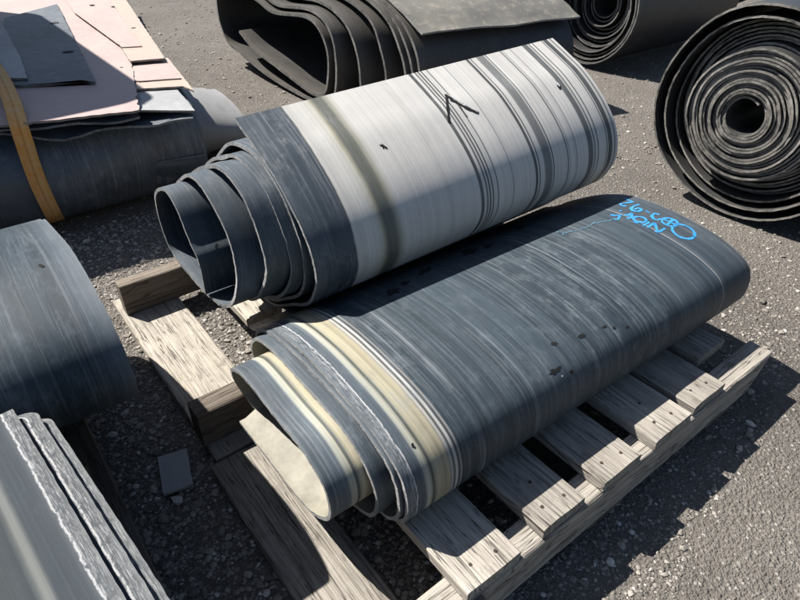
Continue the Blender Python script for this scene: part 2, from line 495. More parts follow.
def roll(name, path, uR, th, mats, label, deform=None, cols=10, jit=0.0015, step=0.02, group=None, place=W):
    p = catmull(path, step)
    me = belt_mesh(name, p, uR, th, deform, cols, jit, place)
    o = link(name, me, mats)
    co = np.array([v.co[:] for v in me.vertices])
    rebase(o, Vector(((co[:, 0].min() + co[:, 0].max()) / 2, (co[:, 1].min() + co[:, 1].max()) / 2, co[:, 2].min())))
    return tag(o, label, 'belt roll', group)


def spiral(cv, cz, r0, r1, turns, uleft, squash=1.0, start=0.0, n=40, wob=0.0, sense=1, droop=0.0):
    """Round coil path: radius grows r0->r1; uleft(t) gives the left rim, t = 0..turns. r may be a function of t."""
    pts = []
    N = int(turns * n)
    for i in range(N + 1):
        t = turns * i / N
        a = sense * 2 * math.pi * t + start
        r = r0(t) if callable(r0) else r0 + (r1 - r0) * t / turns
        r *= 1 + wob * noise.noise((math.cos(a) * 1.2, math.sin(a) * 1.2, t * 0.15))
        x, y = math.cos(a) * r, math.sin(a) * r * squash
        if droop and y < 0:
            y *= 1 - droop
        pts.append((uleft(t), cv + x, cz + y))
    return np.array(pts)


# ------------------------------------------------------------------ ground
def ground_z(x, y):
    return -0.008 + 0.007 * noise.noise((x * 1.7, y * 1.7, 0)) + 0.004 * noise.noise((x * 7, y * 7, 3)) + 0.003 * noise.noise((x * 21, y * 21, 5))


def make_ground():
    k = NT('yard_dirt')
    geo = k.n('ShaderNodeNewGeometry')
    pos = geo.outputs['Position']
    big = k.noise(pos, 0.9, 5.0, 0.6)
    med = k.noise(pos, 9.0, 6.0, 0.7)
    fin = k.noise(pos, 130.0, 4.0, 0.7)
    vo = k.n('ShaderNodeTexVoronoi')
    vo.inputs['Scale'].default_value = 75.0
    k.l(pos, vo.inputs['Vector'])
    vo2 = k.n('ShaderNodeTexVoronoi')
    vo2.inputs['Scale'].default_value = 160.0
    k.l(pos, vo2.inputs['Vector'])
    col = k.ramp(big, [(0.3, (0.10, 0.09, 0.08)), (0.5, (0.152, 0.138, 0.122)), (0.70, (0.195, 0.178, 0.158))])
    col = k.mix(k.rng(med, 0.40, 0.72, 0, 0.6), col, (0.21, 0.193, 0.173))
    col = k.mix(k.rng(fin, 0.38, 0.62, 0.55, 0.0), col, (0.075, 0.066, 0.057))
    stone = k.n('ShaderNodeSeparateColor')
    k.l(vo.outputs['Color'], stone.inputs[0])
    st = k.math('MULTIPLY', k.rng(vo.outputs['Distance'], 0.25, 0.45, 1, 0), k.rng(stone.outputs[0], 0.52, 0.60))
    col = k.mix(k.math('MULTIPLY', st, 0.7), col, k.ramp(stone.outputs[1], [(0, (0.13, 0.118, 0.108)), (0.5, (0.27, 0.245, 0.215)), (1, (0.42, 0.40, 0.37))]))
    h = k.math('ADD', k.math('MULTIPLY', k.rng(vo.outputs['Distance'], 0.0, 0.6, 1, 0), 0.6),
               k.math('ADD', k.math('MULTIPLY', fin, 0.8), k.math('MULTIPLY', k.rng(vo2.outputs['Distance'], 0.0, 0.6, 1, 0), 0.4)))
    hu = k.noise(pos, 0.33, 4.0, 0.6)
    col = k.mix(k.rng(hu, 0.46, 0.66, 0.0, 0.45), col, (0.075, 0.068, 0.062))
    k.bump(h, 0.9, 0.014)
    mat = k.done(col, 0.88, 0.2)

    def axis(lo, hi, far, st):
        a = list(np.arange(lo, hi + 1e-6, st))
        g = st
        x = hi
        while x < far:
            g *= 1.35; x += g; a.append(x)
        g = st; x = lo
        while x > -far:
            g *= 1.35; x -= g; a.insert(0, x)
        return np.array(a)
    xs, ys = axis(-3.0, 3.6, 120, 0.035), axis(0.2, 8.5, 120, 0.035)
    X, Y = np.meshgrid(xs, ys)
    zz = np.zeros(X.size)
    for i, (x, y) in enumerate(zip(X.ravel(), Y.ravel())):
        if abs(x) < 8 and -2 < y < 12:
            zz[i] = ground_z(x, y)
        else:
            zz[i] = -0.008
    nx, ny = len(xs), len(ys)
    ids = np.arange(nx * ny).reshape(ny, nx)
    f = np.stack([ids[:-1, :-1], ids[:-1, 1:], ids[1:, 1:], ids[1:, :-1]], -1).reshape(-1, 4)
    me = bpy.data.meshes.new('ground')
    me.from_pydata(np.stack([X.ravel(), Y.ravel(), zz], 1).tolist(), [], f.tolist())
    me.polygons.foreach_set('use_smooth', np.ones(len(me.polygons), dtype=bool))
    o = link('ground', me, mat)
    o['kind'] = 'structure'
    return o


def make_gravel():
    bm = bmesh.new()
    bmesh.ops.create_icosphere(bm, subdivisions=1, radius=1.0)
    bv = np.array([v.co[:] for v in bm.verts])
    bf = np.array([[v.index for v in f.verts] for f in bm.faces])
    bm.free()
    pos, size = [], []
    # finer grit everywhere near, coarser loose stones between the pallets
    n = 34000
    while len(pos) < n:
        d = 0.75 * (10.5 / 0.75) ** random.random() ** 0.85
        a = random.uniform(-0.72, 0.72)
        x, y = d * math.sin(a), d * math.cos(a)
        cl = noise.noise((x * 2.2, y * 2.2, 9)) + 0.5 * noise.noise((x * 7, y * 7, 4))
        if cl < random.uniform(-3.2, 0.5):
            continue
        pos.append((x, y)); size.append(min(0.016, 0.0027 * math.exp(random.gauss(0, 0.56)) * (1 + 0.10 * d)))
    for _ in range(22000):
        u, v = random.uniform(-0.25, 0.75), random.uniform(0.55, 2.95)
        p = W(u, v, 0)
        cl = noise.noise((p.x * 3, p.y * 3, 2))
        if cl < random.uniform(-1.1, 0.5):
            continue
        pos.append((p.x, p.y)); size.append(min(0.017, 0.0037 * math.exp(random.gauss(0, 0.48))))
    N = len(pos)
    pos, size = np.array(pos), np.array(size)
    vv = np.repeat(bv[None], N, 0) * (1 + rng.uniform(-0.28, 0.28, (N, len(bv), 1)))
    sc = np.stack([rng.uniform(0.8, 1.5, N), rng.uniform(0.7, 1.2, N), rng.uniform(0.45, 0.85, N)], 1) * size[:, None]
    vv = vv * sc[:, None, :]
    an = rng.uniform(0, 6.283, N)
    c, s = np.cos(an)[:, None], np.sin(an)[:, None]
    x, y = vv[..., 0] * c - vv[..., 1] * s, vv[..., 0] * s + vv[..., 1] * c
    zc = sc[:, 2] * 0.22 + np.array([ground_z(x_, y_) for x_, y_ in pos])
    V3 = np.stack([x + pos[:, :1], y + pos[:, 1:], vv[..., 2] + zc[:, None]], -1).reshape(-1, 3)
    F3 = (bf[None] + (np.arange(N) * len(bv))[:, None, None]).reshape(-1, 3)
    me = bpy.data.meshes.new('gravel')
    me.from_pydata(V3.tolist(), [], F3.tolist())
    k = NT('loose_stones')
    geo = k.n('ShaderNodeNewGeometry')
    r = geo.outputs['Random Per Island']
    col = k.ramp(r, [(0.0, (0.11, 0.10, 0.09)), (0.3, (0.19, 0.172, 0.15)), (0.7, (0.25, 0.228, 0.20)), (0.88, (0.32, 0.295, 0.26)), (1.0, (0.48, 0.46, 0.43))])
    nn = k.noise(geo.outputs['Position'], 220.0, 3.0, 0.6)
    col = k.mix(k.rng(nn, 0.4, 0.7, 0, 0.35), col, (0.10, 0.09, 0.08))
    mat = k.done(col, 0.9, 0.15)
    o = link('gravel', me, mat)
    o['kind'] = 'stuff'
    tag(o, 'loose grey brown stones strewn over the yard dirt', 'gravel')
    return o


make_ground()
make_gravel()


# ------------------------------------------------------------------ timber
def board_mesh(L, Wd, H, seed, wear=0.004, taper=None):
    """Sawn board, local X along the grain, centred in X and Y, bottom at z=0; edges worn and uneven."""
    nx = max(6, int(L / 0.05))
    prof = [(-Wd / 2, 0.0), (Wd / 2, 0.0), (Wd / 2, H), (Wd / 2 - 0.006, H), (0, H), (-Wd / 2 + 0.006, H), (-Wd / 2, H)]
    r = 0.004
    prof = [(-Wd / 2 + r, 0), (Wd / 2 - r, 0), (Wd / 2, r), (Wd / 2, H - r), (Wd / 2 - r, H), (Wd / 6, H), (-Wd / 6, H), (-Wd / 2 + r, H), (-Wd / 2, H - r), (-Wd / 2, r)]
    vs_, fs = [], []
    P = len(prof)
    for i in range(nx + 1):
        x = -L / 2 + L * i / nx
        for j, (y, z) in enumerate(prof):
            e = noise.noise((x * 9 + seed * 7.3, j * 3.7, seed))
            e2 = noise.noise((x * 30 + seed * 3.3, j * 5.1, seed + 4))
            xx = x + (0.0025 * noise.noise((seed, j * 0.7, i)) if i in (0, nx) else 0)
            sh = 1.0
            if taper:
                xx, z2 = taper(xx, z)
            else:
                z2 = z
            vs_.append((xx, y * (1 + 0.012 * e) + wear * 0.4 * e2, z2 + (wear * (0.35 * e + 0.3 * e2) if z > H * 0.5 else 0)))
    for i in range(nx):
        for j in range(P):
            a, b = i * P + j, i * P + (j + 1) % P
            fs.append((a, a + P, b + P, b))
    fs.append(tuple(range(P)))
    fs.append(tuple(reversed([nx * P + j for j in range(P)])))
    me = bpy.data.meshes.new('board')
    me.from_pydata(vs_, [], fs)
    return me


def board(name, parent, c, along, L, Wd, H, mat, seed, taper=None, wear=0.004, tilt=0.0):
    """c = (u, v, z of its underside); along 'u' or 'v'."""
    o = link(name, board_mesh(L, Wd, H, seed, wear, taper), mat)
    o.location = W(*c) - parent.location
    o.rotation_euler = (0, tilt, ANG if along == 'u' else ANG + math.pi / 2)
    o.parent = parent
    return o


nail_bm = bmesh.new()
bmesh.ops.create_cone(nail_bm, cap_ends=True, segments=8, radius1=0.0048, radius2=0.004, depth=0.003)
nail_me = bpy.data.meshes.new('nail')
nail_bm.to_mesh(nail_me)
nail_me.materials.append(M['nail'])


def nails(parent, spots):
    for (x, y, z) in spots:
        o = bpy.data.objects.new('nail', nail_me)
        COL.objects.link(o)
        o.parent = parent
        o.location = (x, y, z)


Z_STR, Z_SLAT = 0.160, 0.195
pal = empty('wooden_pallet', W(1.05, 1.25, 0), 'weathered timber pallet of wide slats carrying the two striped rolls', 'pallet')


def cut_end(x, z):           # the front rail's far end is sawn back underneath
    if x > 0.64:
        return x - (0.125 - z) * 0.75 * smooth(0.64, 0.76, x), z
    return x, z


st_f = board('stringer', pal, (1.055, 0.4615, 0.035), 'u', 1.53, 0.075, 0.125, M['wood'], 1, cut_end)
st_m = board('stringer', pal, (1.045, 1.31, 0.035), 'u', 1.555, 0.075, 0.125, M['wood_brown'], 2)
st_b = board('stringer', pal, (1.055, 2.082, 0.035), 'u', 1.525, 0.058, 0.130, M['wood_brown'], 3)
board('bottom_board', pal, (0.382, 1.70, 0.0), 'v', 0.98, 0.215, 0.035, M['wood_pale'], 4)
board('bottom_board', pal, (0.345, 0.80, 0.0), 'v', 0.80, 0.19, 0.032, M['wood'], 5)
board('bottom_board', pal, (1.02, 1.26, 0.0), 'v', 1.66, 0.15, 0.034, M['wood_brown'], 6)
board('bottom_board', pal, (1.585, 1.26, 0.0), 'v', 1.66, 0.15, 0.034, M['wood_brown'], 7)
SL_U = [(0.505, 0.664, 0.427, 1.26), (0.742, 0.888, 0.430, 2.10), (0.954, 1.106, 0.425, 2.10), (1.170, 1.338, 0.424, 2.11), (1.362, 1.523, 0.430, 2.10), (1.565, 1.715, 0.535, 2.10)]
for i, (a, b, v0, v1) in enumerate(SL_U):
    o = board('slat', pal, ((a + b) / 2, (v0 + v1) / 2, Z_STR), 'v', v1 - v0, b - a, Z_SLAT - Z_STR, M['wood'], 11 + i)
    hl = (v1 - v0) / 2
    if i < 5:
        nails(o, [(-hl + 0.035, -0.035, 0.0355), (-hl + 0.045, 0.03, 0.0355), (-hl + 0.11, 0.0, 0.0355)][:2 + i % 2])
board('slat', pal, (0.625, 1.83, Z_STR), 'v', 0.55, 0.13, Z_SLAT - Z_STR, M['wood_pale'], 21)
board('end_block', pal, (0.53, 0.462, 0.045), 'v', 0.10, 0.035, 0.112, M['wood_brown'], 23)

# second pallet, under the rolls to the left
pal2 = empty('wooden_pallet', W(-0.6, 1.35, 0), 'dark shaded timber pallet carrying the scuffed slate roll and worn edged roll', 'pallet')
for i, u in enumerate((-0.02, -0.62, -1.22)):
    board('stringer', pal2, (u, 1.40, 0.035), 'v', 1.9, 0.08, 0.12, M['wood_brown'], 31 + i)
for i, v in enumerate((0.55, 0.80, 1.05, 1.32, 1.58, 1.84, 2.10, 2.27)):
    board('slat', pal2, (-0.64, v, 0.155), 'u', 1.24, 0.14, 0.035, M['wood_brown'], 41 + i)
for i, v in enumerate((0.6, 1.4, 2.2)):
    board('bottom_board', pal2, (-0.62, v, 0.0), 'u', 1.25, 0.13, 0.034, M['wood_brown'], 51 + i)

# ------------------------------------------------------------------ the two rolls on the pallet
TH = 0.0095
low_path = [
    (.350, 1.17, .172), (.350, 1.04, .178), (.350, .86, .186), (.350, .785, .205), (.350, .712, .262), (.350, .692, .325), (.350, .708, .375),
    (.350, .752, .402), (.350, .81, .415), (.350, .90, .413), (.350, 1.02, .419), (.350, 1.09, .412), (.352, 1.14, .385), (.36, 1.18, .345), (.37, 1.205, .29),
    (.385, 1.205, .235), (.40, 1.17, .180), (.41, 1.10, .158), (.42, .95, .160), (.43, .80, .172), (.44, .715, .197),
    (.445, .668, .25), (.445, .660, .312), (.445, .680, .362), (.445, .72, .396), (.445, .785, .420), (.445, .88, .428), (.446, .98, .427), (.447, 1.10, .424),
    (.45, 1.20, .395), (.455, 1.262, .33), (.46, 1.262, .262), (.465, 1.20, .205), (.467, 1.05, .180), (.47, .82, .181), (.474, .69, .200),
    (.477, .630, .25), (.478, .627, .325), (.478, .652, .382), (.478, .705, .414), (.478, .79, .434), (.478, .93, .441), (.478, 1.06, .438), (.479, 1.17, .419),
    (.481, 1.27, .36), (.483, 1.285, .29), (.485, 1.25, .215), (.485, 1.08, .190), (.485, .80, .190), (.486, .68, .197),
    (.487, .618, .243), (.487, .608, .318), (.487, .630, .378), (.487, .682, .412), (.487, .77, .438), (.487, .90, .454), (.487, 1.00, .456), (.488, 1.10, .444),
    (.495, 1.21, .402), (.505, 1.31, .335), (.52, 1.39, .275), (.53, 1.455, .240)]


def low_deform(u, v, z, f, s, side):
    turn = min(3, int(f * 4))
    fl = 0.2005 + 0.0105 * (3 - turn) + (0.0047 if side == 0 else -0.0047) * (-1)
    w = smooth(0.36, 0.50, u)
    if z < fl:
        z = z + (fl - z) * w
    # lean of the far end
    k = smooth(0.5, 1.88, u)
    v += -0.020 * k
    return v, z - 0.012 * k * smooth(0.3, 0.42, z)


lower = roll('belt_roll', low_path, 1.88, TH, [M['lower'], M['rim_white'], M['cream_in']],
             'flattened dark striped belt roll with cream edge and blue paint writing on slatted pallet', low_deform, 14, 0.0014, 0.012)

up_path = [
    (.455, 1.58, .33), (.455, 1.572, .447), (.455, 1.612, .495), (.455, 1.675, .588), (.455, 1.755, .616), (.456, 1.875, .553), (.458, 1.914, .45), (.46, 1.872, .345),
    (.462, 1.71, .318), (.465, 1.57, .318), (.47, 1.47, .338), (.48, 1.405, .395),
    (.505, 1.415, .465), (.52, 1.462, .548), (.52, 1.523, .615), (.52, 1.608, .662), (.52, 1.695, .664), (.523, 1.785, .622), (.53, 1.90, .545), (.535, 1.938, .45), (.54, 1.895, .335),
    (.545, 1.71, .302), (.55, 1.57, .302), (.555, 1.455, .335), (.56, 1.385, .405),
    (.57, 1.352, .492), (.573, 1.372, .572), (.575, 1.422, .650), (.575, 1.470, .685), (.575, 1.535, .708), (.575, 1.61, .706), (.58, 1.69, .678), (.585, 1.80, .632), (.59, 1.925, .552),
    (.595, 1.962, .45), (.60, 1.92, .325), (.605, 1.71, .288), (.61, 1.56, .290), (.62, 1.43, .33), (.63, 1.362, .395),
    (.64, 1.338, .467), (.64, 1.352, .553), (.64, 1.420, .654), (.64, 1.482, .694), (.64, 1.562, .718), (.64, 1.642, .714), (.64, 1.718, .682), (.645, 1.83, .638), (.65, 1.95, .555),
    (.655, 1.987, .45), (.66, 1.945, .312), (.665, 1.72, .274), (.667, 1.54, .278), (.668, 1.41, .32), (.67, 1.340, .39),
    (.672, 1.322, .46), (.675, 1.336, .545), (.675, 1.396, .642), (.675, 1.480, .706), (.675, 1.562, .731), (.675, 1.645, .733), (.675, 1.735, .714), (.676, 1.82, .662), (.678, 1.89, .610), (.68, 1.985, .53),
    (.68, 2.015, .43), (.68, 1.97, .298), (.68, 1.75, .256), (.68, 1.56, .258), (.68, 1.43, .280), (.68, 1.36, .315), (.68, 1.312, .360),
    (.68, 1.272, .445), (.68, 1.290, .540), (.68, 1.36, .625), (.68, 1.48, .714), (.68, 1.575, .762), (.68, 1.672, .806)]


UPS_ = 0.905                      # distance found from the shadow it throws on the lower roll
up_path = [(u * UPS_, v * UPS_, CAM_H - UPS_ * (CAM_H - z)) for u, v, z in up_path]


def up_deform(u, v, z, f, s, side):
    k = max(0.0, (u - 0.615) / 1.285)
    w = smooth(0.45, 0.80, z)
    # the hidden underside sags down on to the slats
    sag = 0.135 * (1 - smooth(0.36, 0.56, z)) * smooth(1.26, 1.48, v) * smooth(0.52, 0.70, u) if z < 0.56 else 0.0
    return v + 0.022 * k, z + 0.028 * k * w - sag


upper = roll('belt_roll', up_path, 1.90, TH, [M['upper'], M['rim_pale'], M['slate']],
             'tall pale grey belt roll with thin black lines and telescoped dark coils, leaning on pallet', up_deform, 14, 0.0014, 0.012)

# ------------------------------------------------------------------ paint and damage laid on a roll's outer face
def bvh_of(o):
    return BVHTree.FromPolygons([o.matrix_world @ v.co for v in o.data.vertices], [tuple(p.vertices) for p in o.data.polygons])


bpy.context.view_layer.update()


def hit(bvh, x, y, lift):
    p, n, i, d = bvh.ray_cast(EYE, ray(x, y))
    if p is None:
        return None
    if n.dot(ray(x, y)) > 0:
        n = -n
    return p + n * lift, n


def paint_stroke(bvh, verts, faces, pts, wpx, lift=0.0012):
    """A brushed line through photo pixels, resampled and laid on the surface."""
    P = np.array(pts, float)
    seg = np.linalg.norm(np.diff(P, axis=0), axis=1)
    L = np.concatenate([[0], np.cumsum(seg)])
    n = max(3, int(L[-1] / 1.2))
    X = np.interp(np.linspace(0, L[-1], n), L, P[:, 0])
    Y = np.interp(np.linspace(0, L[-1], n), L, P[:, 1])
    row = []
    for i in range(n):
        h = hit(bvh, X[i], Y[i], lift)
        if h:
            row.append(h)
    if len(row) < 2:
        return
    base = len(verts)
    for i, (p, nn) in enumerate(row):
        t = (row[min(i + 1, len(row) - 1)][0] - row[max(i - 1, 0)][0]).normalized()
        sd = nn.cross(t).normalized()
        dist = (p - EYE).length
        w = wpx / FPX * dist * (0.9 + 0.55 * noise.noise((i * 0.35 + base, 1.7, 0)))
        verts.append(p + sd * w * 0.5); verts.append(p - sd * w * 0.5)
    for i in range(len(row) - 1):
        a = base + 2 * i
        faces.append((a, a + 1, a + 3, a + 2))


def decal_obj(name, verts, faces, mat, parent):
    me = bpy.data.meshes.new(name)
    me.from_pydata([tuple(v) for v in verts], [], faces)
    o = link(name, me, mat)
    child_local(o, parent)
    return o


def patch(bvh, name, poly, mat, parent, lift=0.001):
    """A filled outline of photo pixels laid on the surface, as a fan from its centre."""
    P = np.array(poly, float)
    c = P.mean(0)
    vs_, fs = [], []
    h = hit(bvh, c[0], c[1], lift)
    if not h:
        return None
    vs_.append(h[0])
    for q in P:
        h = hit(bvh, q[0], q[1], lift)
        if h:
            vs_.append(h[0])
    n = len(vs_) - 1
    for i in range(n):
        fs.append((0, 1 + i, 1 + (i + 1) % n))
    return decal_obj(name, vs_, fs, mat, parent)


k = NT('blue_paint')
uvn = k.n('ShaderNodeNewGeometry')
pn = k.noise(uvn.outputs['Position'], 90.0, 4.0, 0.6)
M['blue'] = k.done(k.mix(k.rng(k.noise(uvn.outputs['Position'], 210.0, 5.0, 0.75), 0.56, 0.66, 0, 0.8), k.mix(k.rng(pn, 0.4, 0.7), (0.022, 0.17, 0.38), (0.05, 0.26, 0.51)), (0.03, 0.06, 0.09)), 0.6, 0.3)
k = NT('faint_blue_paint')
uvn = k.n('ShaderNodeNewGeometry')
pn = k.noise(uvn.outputs['Position'], 160.0, 4.0, 0.6)
M['blue_faint'] = k.done(k.mix(k.rng(pn, 0.42, 0.6), (0.05, 0.085, 0.115), (0.09, 0.23, 0.35)), 0.6, 0.3)
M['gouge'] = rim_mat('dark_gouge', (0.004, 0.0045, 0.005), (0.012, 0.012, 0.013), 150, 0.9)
M['scar'] = rim_mat('pale_scar', (0.30, 0.31, 0.32), (0.55, 0.55, 0.55), 150, 0.7)

lb, ub = bvh_of(lower), bvh_of(upper)


def zt(pts):
    return [(550 + x / 5, 185 + y / 5) for x, y in pts]


def ell(cx, cy, rx, ry, rot=0.0, n=26, a0=0.0, a1=6.5):
    c, s = math.cos(rot), math.sin(rot)
    return [(cx + rx * math.cos(t) * c - ry * math.sin(t) * s, cy + rx * math.cos(t) * s + ry * math.sin(t) * c) for t in np.linspace(a0, a1, n)]


def z8(pts):
    return [(610 + x / 8.889, 192 + y / 8.889) for x, y in pts]


vs1, fs1 = [], []
for st in ([(122, 62), (160, 72), (208, 90), (150, 98), (88, 108), (104, 126), (145, 126)],
           [(262, 112), (218, 124), (184, 146), (200, 168), (246, 176), (284, 162), (256, 142), (216, 156)],
           [(318, 168), (350, 188)],
           [(398, 190), (368, 214), (386, 244), (428, 250), (452, 238)], [(398, 190), (440, 204)],
           ell(530, 270, 72, 34, 0.22), [(478, 244), (592, 298)], [(500, 300), (560, 246)],
           ell(652, 354, 106, 56, 0.36),
           [(88, 166), (98, 172)], [(84, 202), (112, 206)],
           [(128, 206), (166, 208), (202, 188), (188, 226), (152, 240)],
           ell(264, 246, 58, 24, 0.16), [(206, 268), (250, 280)],
           [(292, 302), (350, 268)], [(330, 318), (396, 276), (424, 362), (488, 326)], [(396, 350), (440, 362)],
           [(4, 206), (50, 212)], [(34, 246), (74, 244), (86, 216), (50, 206)]):
    paint_stroke(lb, vs1, fs1, z8(st), 2.7)
decal_obj('paint_writing', vs1, fs1, M['blue'], lower)['label'] = 'blue hand painted letters and numbers'
vs2, fs2 = [], []
for st in ([(32, 238), (52, 232), (70, 244), (62, 252)], [(76, 240), (100, 234), (130, 231)], [(140, 226), (172, 216), (196, 206)],
           [(204, 200), (226, 188), (240, 192), (252, 182), (270, 186), (282, 178), (296, 180), (318, 168)]):
    paint_stroke(lb, vs2, fs2, zt(st), 1.2)
decal_obj('paint_scrawl', vs2, fs2, M['blue_faint'], lower)['label'] = 'faint pale blue scrawled line'


def blob(cx, cy, rx, ry, rot=0.0, seed=0, n=14):
    return [(cx + (x - cx) * (1 + 0.9 * noise.noise((i * 1.9, seed * 1.37, 0.5))), cy + (y - cy) * (1 + 0.9 * noise.noise((i * 1.9, seed * 1.37, 0.5))))
            for i, (x, y) in enumerate(ell(cx, cy, rx, ry, rot, n + 1, 0, 2 * math.pi)[:-1])]


for (cx, cy, rx, ry, ro) in ((555, 371, 6.0, 2.6, -0.5), (554, 343.5, 2.6, 2.2, 0), (582, 336, 3.6, 2.0, -0.4), (571, 372, 1.8, 2.6, 0.2), (604, 327, 2.4, 1.5, -0.4),
                             (614, 328, 1.4, 1.6, 0), (627, 327, 1.5, 1.3, 0), (392, 292, 9, 3.0, -0.35), (425, 271, 7, 2.6, -0.4), (470, 252, 8, 2.4, -0.35), (488, 246, 5, 2, -0.3),
                             (520, 228, 5, 1.6, -0.4), (405, 283, 4, 2, -.3), (413, 446, 2.6, 1.8, 0.8)):
    patch(lb, 'gouge', blob(cx, cy, rx, ry, ro, cx), M['gouge'], lower)
for (cx, cy, rx, ry, ro) in ((562, 376, 0.7, 0.9, 0),):
    patch(lb, 'scrape', blob(cx, cy, rx, ry, ro, cx), M['scar'], lower)


def z2(pts):
    return [(420 + x / 10, 70 + y / 10) for x, y in pts]


vs3, fs3 = [], []
for st, w in (([(262, 245), (272, 330), (280, 420), (292, 530)], 3.4), ([(255, 250), (310, 290), (400, 345), (480, 390), (585, 432)], 3.6), ([(300, 305), (380, 340), (470, 470)], 1.6)):
    paint_stroke(ub, vs3, fs3, z2(st), w)
decal_obj('tear', vs3, fs3, M['gouge'], upper)['label'] = 'dark V shaped cut in the pale face'
vs3b, fs3b = [], []
for st, w in (([(270, 250), (340, 285), (430, 330)], 0.7), ([(440, 335), (520, 392), (575, 425)], 0.6)):
    paint_stroke(ub, vs3b, fs3b, z2(st), w, 0.0022)
decal_obj('tear_edge', vs3b, fs3b, M['scar'], upper)
for (cx, cy, rx, ry, ro) in ((383, 146.5, 3.6, 1.8, 0.7), (559, 87, 3.6, 1.7, 1.0), (216, 246, 1.4, 3.0, 0.1)):
    patch(ub, 'gouge', blob(cx, cy, rx, ry, ro, cx), M['gouge'], upper)
patch(ub, 'scrape', blob(380.5, 143.5, 2.2, 1.0, 0.9, 3), M['scar'], upper, 0.0016)
patch(ub, 'scrape', blob(557, 84, 2.6, 1.2, 0.9, 5), M['scar'], upper, 0.0016)
# ------------------------------------------------------------------ rolls on the left pallet


def turned(deg, cu, cv):
    a = math.radians(deg)
    c, s = math.cos(a), math.sin(a)

    def f(u, v, z):
        x, y = u - cu, v - cv
        return W(cu + x * c - y * s, cv + x * s + y * c, z)
    return f


def oval(uleft, near, far, bot, top, p=2.4, n=16, a0=0.0, a1=2 * math.pi, lean=0.0):
    cv, cz, rv, rz = (near + far) / 2, (bot + top) / 2, (far - near) / 2, (top - bot) / 2
    out = []
    for t in np.linspace(a0, a1, n):
        c, s = math.cos(t), math.sin(t)
        x = math.copysign(abs(c) ** (2 / p), c)
        y = math.copysign(abs(s) ** (2 / p), s)
        out.append((uleft, cv + rv * x + lean * y, cz + rz * y))
    return out


def oval_coil(uls, near, far, bot, top, turns, pitch, p=2.3, n=20, a0=0.0, lean=0.0):
    """Flattened spiral from the inside out, ends on the given outer size."""
    out = []
    N = int(turns * n)
    for i in range(N):
        t = i / n
        k = turns - t
        a = a0 - 2 * math.pi * t
        c, s = math.cos(a), math.sin(a)
        cv, cz, rv, rz = (near + far) / 2, (bot + top) / 2, (far - near) / 2 - k * pitch, (top - bot) / 2 - k * pitch * 0.9
        x = math.copysign(abs(c) ** (2 / p), c)
        y = math.copysign(abs(s) ** (2 / p), s)
        out.append((uls(t), cv + rv * x + lean * y, cz + rz * y))
    return out


def outline_coil(uls, outer, turns, pitch, start=0.0, n=48):
    """Spiral that ends on a given closed outline of (v, z) points, shrinking towards its middle line further in."""
    n0 = len(outer)
    ext = [(0.0, *q) for q in outer[-2:] + outer + outer[:3]]
    cm = catmull(ext, 0.02)
    i0 = int(np.argmin(np.abs(cm[:len(cm) // 3, 1:] - np.array(outer[0])).sum(1)))
    i1 = len(cm) // 2 + int(np.argmin(np.abs(cm[len(cm) // 2:, 1:] - np.array(outer[0])).sum(1)))
    O = np.vstack([cm[i0:i1, 1:], cm[i0:i0 + 1, 1:]])
    L = np.concatenate([[0], np.cumsum(np.linalg.norm(np.diff(O, axis=0), axis=1))])
    C = O.mean(0)
    out = []
    for i in range(int(turns * n) + 1):
        t = i / n
        q = ((t + start) % 1.0) * L[-1]
        p = np.array([np.interp(q, L, O[:, 0]), np.interp(q, L, O[:, 1])])
        d = p - C
        half_v, half_z = (O[:, 0].max() - O[:, 0].min()) / 2, (O[:, 1].max() - O[:, 1].min()) / 2
        k = (turns - t) * pitch
        out.append((uls(t), C[0] + d[0] * (1 - k / half_v), C[1] + d[1] * (1 - k / half_z)))
    return out


A_OUT = [(1.50, .245), (1.30, .315), (1.175, .405), (1.10, .485), (1.078, .555), (1.125, .635), (1.25, .682), (1.40, .692), (1.60, .648), (1.86, .580), (2.02, .50), (2.10, .38), (2.05, .26), (1.90, .212), (1.70, .212)]
pathA = outline_coil(lambda t: 0.130 - 0.004 * (4 - t), A_OUT, 4.0, 0.0125, 0.55)
rollA = roll('belt_roll', pathA, -1.05, 0.011, [M['slate'], M['rim_pale'], M['slate']],
             'plump slate grey belt roll with chalky scuffs on the dark shaded pallet', None, 12, 0.001, 0.02)
rB = turned(6, -0.041, 0.82)


def ul_b(t):
    return -0.016 if t < 1 else (-0.018 if t < 2 else (-0.034 if t < 3 else -0.062))


pathB = oval_coil(ul_b, 0.20, 1.135, 0.196, 0.640, 4.0, 0.022, 3.4, 28, 0.6)
rollB = roll('belt_roll', pathB, -1.0, 0.010, [M['worn'], M['rim_white'], M['cream_in']],
             'flat striped belt roll with shredded white edges on the dark shaded pallet', None, 12, 0.0012, 0.014, place=rB)
bpy.context.view_layer.update()
ab = bvh_of(rollA)
patch(ab, 'gouge', blob(42, 266.5, 3.4, 1.6, 0.1, 3), M['gouge'], rollA)

